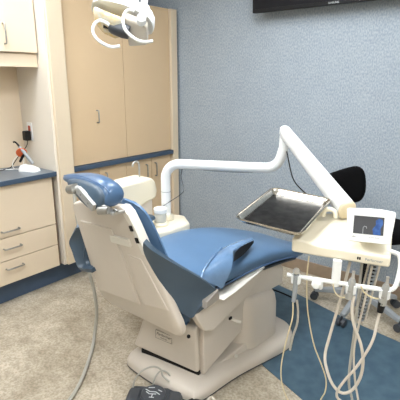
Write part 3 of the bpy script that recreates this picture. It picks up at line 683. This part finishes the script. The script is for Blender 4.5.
# ================================================================ INSTRUMENT TRAY
tc_ = V((-.786, 1.537, 1.0)); tr = thing('instrument_tray', 'empty rectangular stainless steel tray with rounded corners on the console arm', 'tray', tc_)
tmx = Matrix.Translation(tc_ + V((-.001, -.004, -.003))) @ Matrix.Scale(1.06, 4) @ Matrix.Rotation(R(7), 4, 'Z') @ Matrix.Rotation(R(3.5), 4, 'Y') @ Matrix.Rotation(R(6.5), 4, 'X')
def trr(w_, h_, r_, z): return [tmx @ V((x, y, z)) for x, y in rrect(w_, h_, r_, 6)]
b = loft(nb(), [trr(.252, .352, .028, -.004), trr(.256, .356, .030, .0005), trr(.262, .362, .032, .0005), trr(.264, .364, .033, -.004), trr(.258, .358, .03, -.007), trr(.228, .328, .024, -.022), trr(.212, .312, .02, -.0235), trr(.212, .312, .02, -.0205), trr(.224, .324, .024, -.0190), trr(.246, .346, .028, -.003)], caps=False, closed=True)
obj('rim', b, M['steel'], tr, ang=60)
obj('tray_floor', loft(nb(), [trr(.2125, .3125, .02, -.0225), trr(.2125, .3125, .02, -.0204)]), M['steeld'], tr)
t = thing('tray_holder', 'cream bracket holding the steel tray to the console', 'bracket', (-.70, 1.62, .93))
obj('arm', tube(nb(), [D(.06, .28, .952), D(.03, .25, .957), D(.0, .20, .957), tmx @ V((.05, .05, -.036))], [.014, .014, .013, .012], 12, 4), M['cream'], t)
obj('support_plate', prism(nb(), [tmx @ V(p) for p in ((-.09, -.13, -.032), (.09, -.13, -.032), (.09, .13, -.032), (-.09, .13, -.032))], (0, 0, .0085)), M['ocream'], t, bevel=.003)
obj('grip', tube(nb(), [D(.075, .25, .951), D(.08, .25, .975), D(.10, .25, .983), D(.12, .25, .975), D(.125, .25, .951)], .010, 10, 3), M['cream'], t)

# ================================================================ OPERATING LIGHT
lc_ = V((-1.61, 1.44, 1.775))
rt = V((.778, .628, 0)); fw = V((-.628, .778, 0))      # directions along and across the lamp head
def Q(a, b_, c): return lc_ + rt * a + fw * b_ + up * c
t = thing('operating_light', 'white dental operating light with two loop handles hanging above the chair', 'dental lamp', lc_)
tilt = Matrix.Rotation(R(18), 3, fw) @ Matrix.Rotation(R(-28), 3, rt)
def QL(a, b_, c): return lc_ + tilt @ (rt * a + fw * b_ + up * c)
b = nb(); rings = []
for a, hb, hc, cc in ((-.150, .02, .015, .0), (-.143, .05, .035, .004), (-.115, .075, .05, .01), (-.06, .085, .058, .016), (.0, .088, .06, .02), (.06, .085, .058, .016), (.115, .07, .05, .01), (.135, .045, .035, .006), (.142, .02, .015, .0)):
    rings.append([QL(a, x, cc + max(y, -.012)) for x, y in supell(hb, hc, 24, 2.4)])
loft(b, rings); hd = obj('lamp_head', b, M['white'], t, ang=50)
b = nb(); rings = []
for a, hb, hc in ((-.14, .02, .012), (-.12, .06, .03), (-.07, .075, .045), (-.02, .075, .048), (.01, .06, .04), (.02, .02, .015)):
    rings.append([QL(a, x, -.002 - abs(hc) + y * .9 * (1 if y < 0 else .3)) for x, y in supell(hb, hc, 20, 2.3)])
loft(b, rings); obj('reflector', b, M['bulb'], hd, ang=50)
obj('lens_cover', prism(nb(), [QL(*p) for p in ((.015, -.07, -.01), (.12, -.06, -.01), (.135, .03, -.045), (.05, .07, -.06))], tuple(tilt @ V((0, 0, -.035)))), M['hosew'], hd, bevel=.01)
obj('bulb_housing', loft(nb(), [[QL(a, -.02 + x, -.075 + y) for x, y in supell(w_, h_, 20, 3)] for a, w_, h_ in ((-.045, .022, .018), (-.03, .03, .024), (.02, .034, .028), (.05, .03, .024))]), M['dgrey'], hd, bevel=.004)
obj('bulb_socket', cyl(nb(), tuple(QL(-.068, -.02, -.078)), tuple(QL(-.04, -.02, -.076)), .014, n=16), M['black'], hd)
for lp in ([[-1.553, 1.285, 1.731], [-1.576, 1.272, 1.747], [-1.592, 1.259, 1.747], [-1.603, 1.244, 1.731], [-1.601, 1.235, 1.702], [-1.583, 1.24, 1.673], [-1.556, 1.254, 1.652], [-1.527, 1.273, 1.64], [-1.501, 1.295, 1.644]], [[-1.48, 1.364, 1.789], [-1.497, 1.352, 1.793], [-1.508, 1.338, 1.78], [-1.51, 1.327, 1.751], [-1.497, 1.324, 1.714], [-1.471, 1.334, 1.685], [-1.441, 1.351, 1.665], [-1.414, 1.372, 1.661], [-1.395, 1.389, 1.665]]):
    obj('loop_handle', tube(nb(), [(x + .010, y + .008, z - .004) for x, y, z in lp], .0068, 12, 4), M['white'], t)
yk = QL(.07, 0, .06)
obj('yoke', tube(nb(), [QL(.09, -.09, -.03), QL(.095, -.075, .02), QL(.085, -.03, .065), yk + V((.02, .0, .02))], [.018, .018, .016, .014], 12, 4), M['white'], t)
obj('knuckle', lathe(nb(), [(.004, -.022), (.020, -.018), (.022, 0), (.020, .018), (.004, .022)], QL(.092, -.085, -.035), axis=tuple(tilt @ fw)), M['white'], t)
obj('arm', tube(nb(), [yk + V((.0, .0, .0)), yk + rt * .03 + V((0, 0, .14)), yk + rt * .08 + V((0, 0, .45)), yk + rt * .08 + V((0, 0, ZC - yk.z - .002))], .016, 14), M['white'], t)
obj('arm', tube(nb(), [QL(.03, .05, .06), QL(.03, .05, .06) + rt * .02 + V((0, 0, .12)), yk + rt * .07 + V((0, 0, .40))], .012, 12), M['white'], t)
obj('ceiling_mount', lathe(nb(), [(.001, 0), (.09, 0), (.10, .03), (.10, .045), (.001, .045)], (yk + rt * .08).xy.to_3d() + V((0, 0, ZC - .046))), M['white'], t)

# ================================================================ STOOL
sx_, sy_ = -.80, 2.72
t = thing('assistant_stool', 'black padded stool on a grey five-legged caster base by the blue wall', 'stool', (sx_, sy_, 0))
def st(a, r_, z): return V((sx_ + math.cos(R(a)) * r_, sy_ + math.sin(R(a)) * r_, z))
legs = [(-145, .0), (-95, .0), (-20, .0), (52, 0), (125, 0)]
tgt = [(-1.10, 2.66), (-.815, 2.43), (-.515, 2.60), (-.62, 2.90), (-.97, 2.90)]
for x, y in tgt:
    d = (V((x, y, 0)) - V((sx_, sy_, 0))); q = d.cross(up).normalized()
    b = nb(); c0 = V((sx_, sy_, 0))
    loft(b, [[c0 + d * s + q * w_ * k1 + V((0, 0, z + h_ * k2)) for k1, k2 in ((-1, -1), (1, -1), (.8, 1), (-.8, 1))] for s, w_, z, h_ in ((.08, .026, .125, .022), (.6, .022, .10, .018), (1.0, .018, .075, .014))])
    lg = obj('leg', b, M['grey'], t, bevel=.006)
    p = V((x, y, 0))
    b = nb()
    for s in (-1, 1): cyl(b, tuple(p + q * s * .006 + V((0, 0, .027))), tuple(p + q * s * .024 + V((0, 0, .027))), .026, n=20)
    cyl(b, tuple(p - q * .01 + V((0, 0, .03))), tuple(p + q * .01 + V((0, 0, .03))), .012, n=12)
    cyl(b, tuple(p + V((0, 0, .03))), tuple(p + V((0, 0, .072))), .008, n=12)
    obj('caster', b, M['dgrey'], lg)
obj('hub', lathe(nb(), [(.001, .09), (.045, .095), (.05, .12), (.045, .16), (.03, .17), (.001, .17)], (sx_, sy_, 0)), M['grey'], t)
obj('gas_column', lathe(nb(), [(.022, .165), (.022, .53), (.04, .54), (.04, .56)], (sx_, sy_, 0)), M['black'], t)
obj('seat', lathe(nb(), [(.001, .555), (.18, .56), (.205, .572), (.212, .60), (.205, .628), (.17, .64), (.001, .635)], (sx_ + .07, sy_ - .03, 0), n=40), M['blackf'], t, ang=60)
bx0 = V((-.955, 2.66, 0))
bm_ = Matrix.Translation(V((-.94, 2.66, .86))) @ Matrix.Rotation(R(18), 4, 'Z') @ Matrix.Rotation(R(-6), 4, 'Y')
b = nb(); rings = []
for d_, k in ((-.035, .80), (-.025, .94), (0, 1.0), (.025, .94), (.035, .80)):
    ring = []
    for x, z in [(-.15, .055), (-.12, .075), (.02, .118), (.06, .122), (.095, .105), (.112, .06), (.115, -.02), (.105, -.08), (.075, -.118), (.03, -.125), (-.10, -.095), (-.15, -.07)]:
        ring.append(bm_ @ V((x * k, d_ + .25 * x * x, z * k)))
    rings.append(ring)
loft(b, rings); obj('backrest', b, M['blackf'], t, ang=60, sub=1)
obj('back_stem', tube(nb(), [(-.93, 2.71, .83), (-.93, 2.745, .70), (-.91, 2.74, .57), (-.84, 2.73, .548)], .013, 10, 4), M['black'], t)

# ribbed column behind the holder bar
t = thing('ribbed_hose', 'grey hose with black ribs rising behind the holder bar', 'hose', D(.28, .25, .55))
ra, rb = D(.262, .26, .50), D(.305, .24, .868)
obj('core', tube(nb(), [ra, rb], .010, 12), M['black'], t)
b = nb()
for i in range(22):
    f = (i + .5) / 22; p = ra.lerp(rb, f); h_ = (rb - ra) * .009; cyl(b, p - h_, p + h_, .017, n=14)
obj('ribs', b, M['grey'], t)
for s in (-1, 1): obj('rail', tube(nb(), [ra + e * .021 * s, rb + e * .021 * s], .0045, 8), M['hosew'], t)

# ================================================================ FOOT CONTROL
fz = R(32)
t = thing('foot_control', 'dark grey foot control with round chair symbol button on the floor', 'foot control', (-1.25, 1.193, 0), fz, local=True)
obj('base', loft(nb(), [[(x * k, y * k, z) for x, y in rrect(.27, .19, .03)] for k, z in ((.97, .001), (1, .006), (1, .022), (.95, .032))]), M['dgrey'], t, ang=50)
dk = obj('button', lathe(nb(), [(.001, .030), (.062, .030), (.062, .040), (.056, .046), (.001, .048)], (-.005, .035, 0), n=32), M['dgrey'], t)
for x in (-.10, .10): obj('pedal_pad', loft(nb(), [[(x + a * k, .01 + c * k, z) for a, c in rrect(.055, .12, .015)] for k, z in ((1, .030), (1, .036), (.9, .040))]), M['dgrey'], t, ang=50)
b = nb(); zi = .0485
def seg(p, q, w_=.0025):
    p, q = V(p + (0,)), V(q + (0,)); d = (q - p).normalized(); s_ = V((-d.y, d.x, 0)) * w_
    prism(b, [V((-.005, .035, zi)) + r_ for r_ in (p - s_, q - s_, q + s_, p + s_)], (0, 0, .0008))
for p, q in (((-.042, .018), (-.018, .004)), ((-.018, .004), (.012, .004)), ((.012, .004), (.034, -.012)), ((-.036, .002), (-.018, -.012)), ((-.018, -.012), (.016, -.010)), ((-.002, -.012), (-.002, -.034)), ((-.014, -.034), (.010, -.034)), ((.020, .020), (.040, .010)), ((-.030, .030), (.0, .034))): seg(p, q)
obj('chair_symbol', b, M['lightink'], dk, flat=True)
props(obj('control_cable', tube(nb(), [(-1.392, 1.196, 0.028), (-1.391, 1.212, 0.071), (-1.371, 1.242, 0.109), (-1.336, 1.278, 0.13), (-1.303, 1.3, 0.119), (-1.286, 1.302, 0.085), (-1.25, 1.31, 0.064)], .0045, 8, 5), M['hose']), 'grey cable arching from the foot control onto the base plate', 'cable')
props(obj('control_tube', tube(nb(), [(-1.325, 1.262, 0.022), (-1.325, 1.285, 0.065), (-1.315, 1.317, 0.092), (-1.29, 1.334, 0.085), (-1.27, 1.34, 0.066)], .0045, 8, 5), M['hose']), 'second grey tube from the foot control ending on the base plate', 'tube')
t = thing('foot_pedal', 'black foot pedal with white cable at the bottom edge by the base plate', 'foot pedal', (-1.055, 1.30, 0), R(20), local=True)
obj('body', loft(nb(), [[(x * k, y * k, z) for x, y in rrect(.14, .09, .03)] for k, z in ((.97, .001), (1, .006), (.98, .028), (.8, .040))]), M['black'], t, ang=50)
obj('cable', tube(nb(), [(.02, .03, .03), (.045, .05, .055), (.075, .03, .045), (.12, -.02, .02), (.15, -.07, .008)], .007, 10, 5), M['hosew'], t)
# ================================================================ FLOOR HOSES
props(obj('suction_hose', tube(nb(), [(-2.02, 1.40, .955), (-2.03, 1.385, .90), (-2.0, 1.37, .75), (-1.93, 1.36, .50), (-1.885, 1.365, .33), (-1.875, 1.365, .20), (-1.885, 1.355, .09), (-1.86, 1.315, .022), (-1.80, 1.25, .0105), (-1.73, 1.17, .0105), (-1.65, 1.07, .0105), (-1.59, .97, .0105), (-1.55, .86, .0105)], .0095, 12, 6), M['hose']), 'grey hose hanging behind the chair shell and trailing across the floor', 'hose')
props(obj('floor_cable', tube(nb(), [wv for wv in [CW(-.12, 1.02, .16), CW(-.10, 1.12, .12), CW(-.07, 1.24, .06), CW(-.01, 1.32, .012), CW(.08, 1.30, .011), CW(.16, 1.20, .011)]], .006, 10, 5), M['black']), 'black cable curving from the chair foot end onto the blue mat', 'cable')
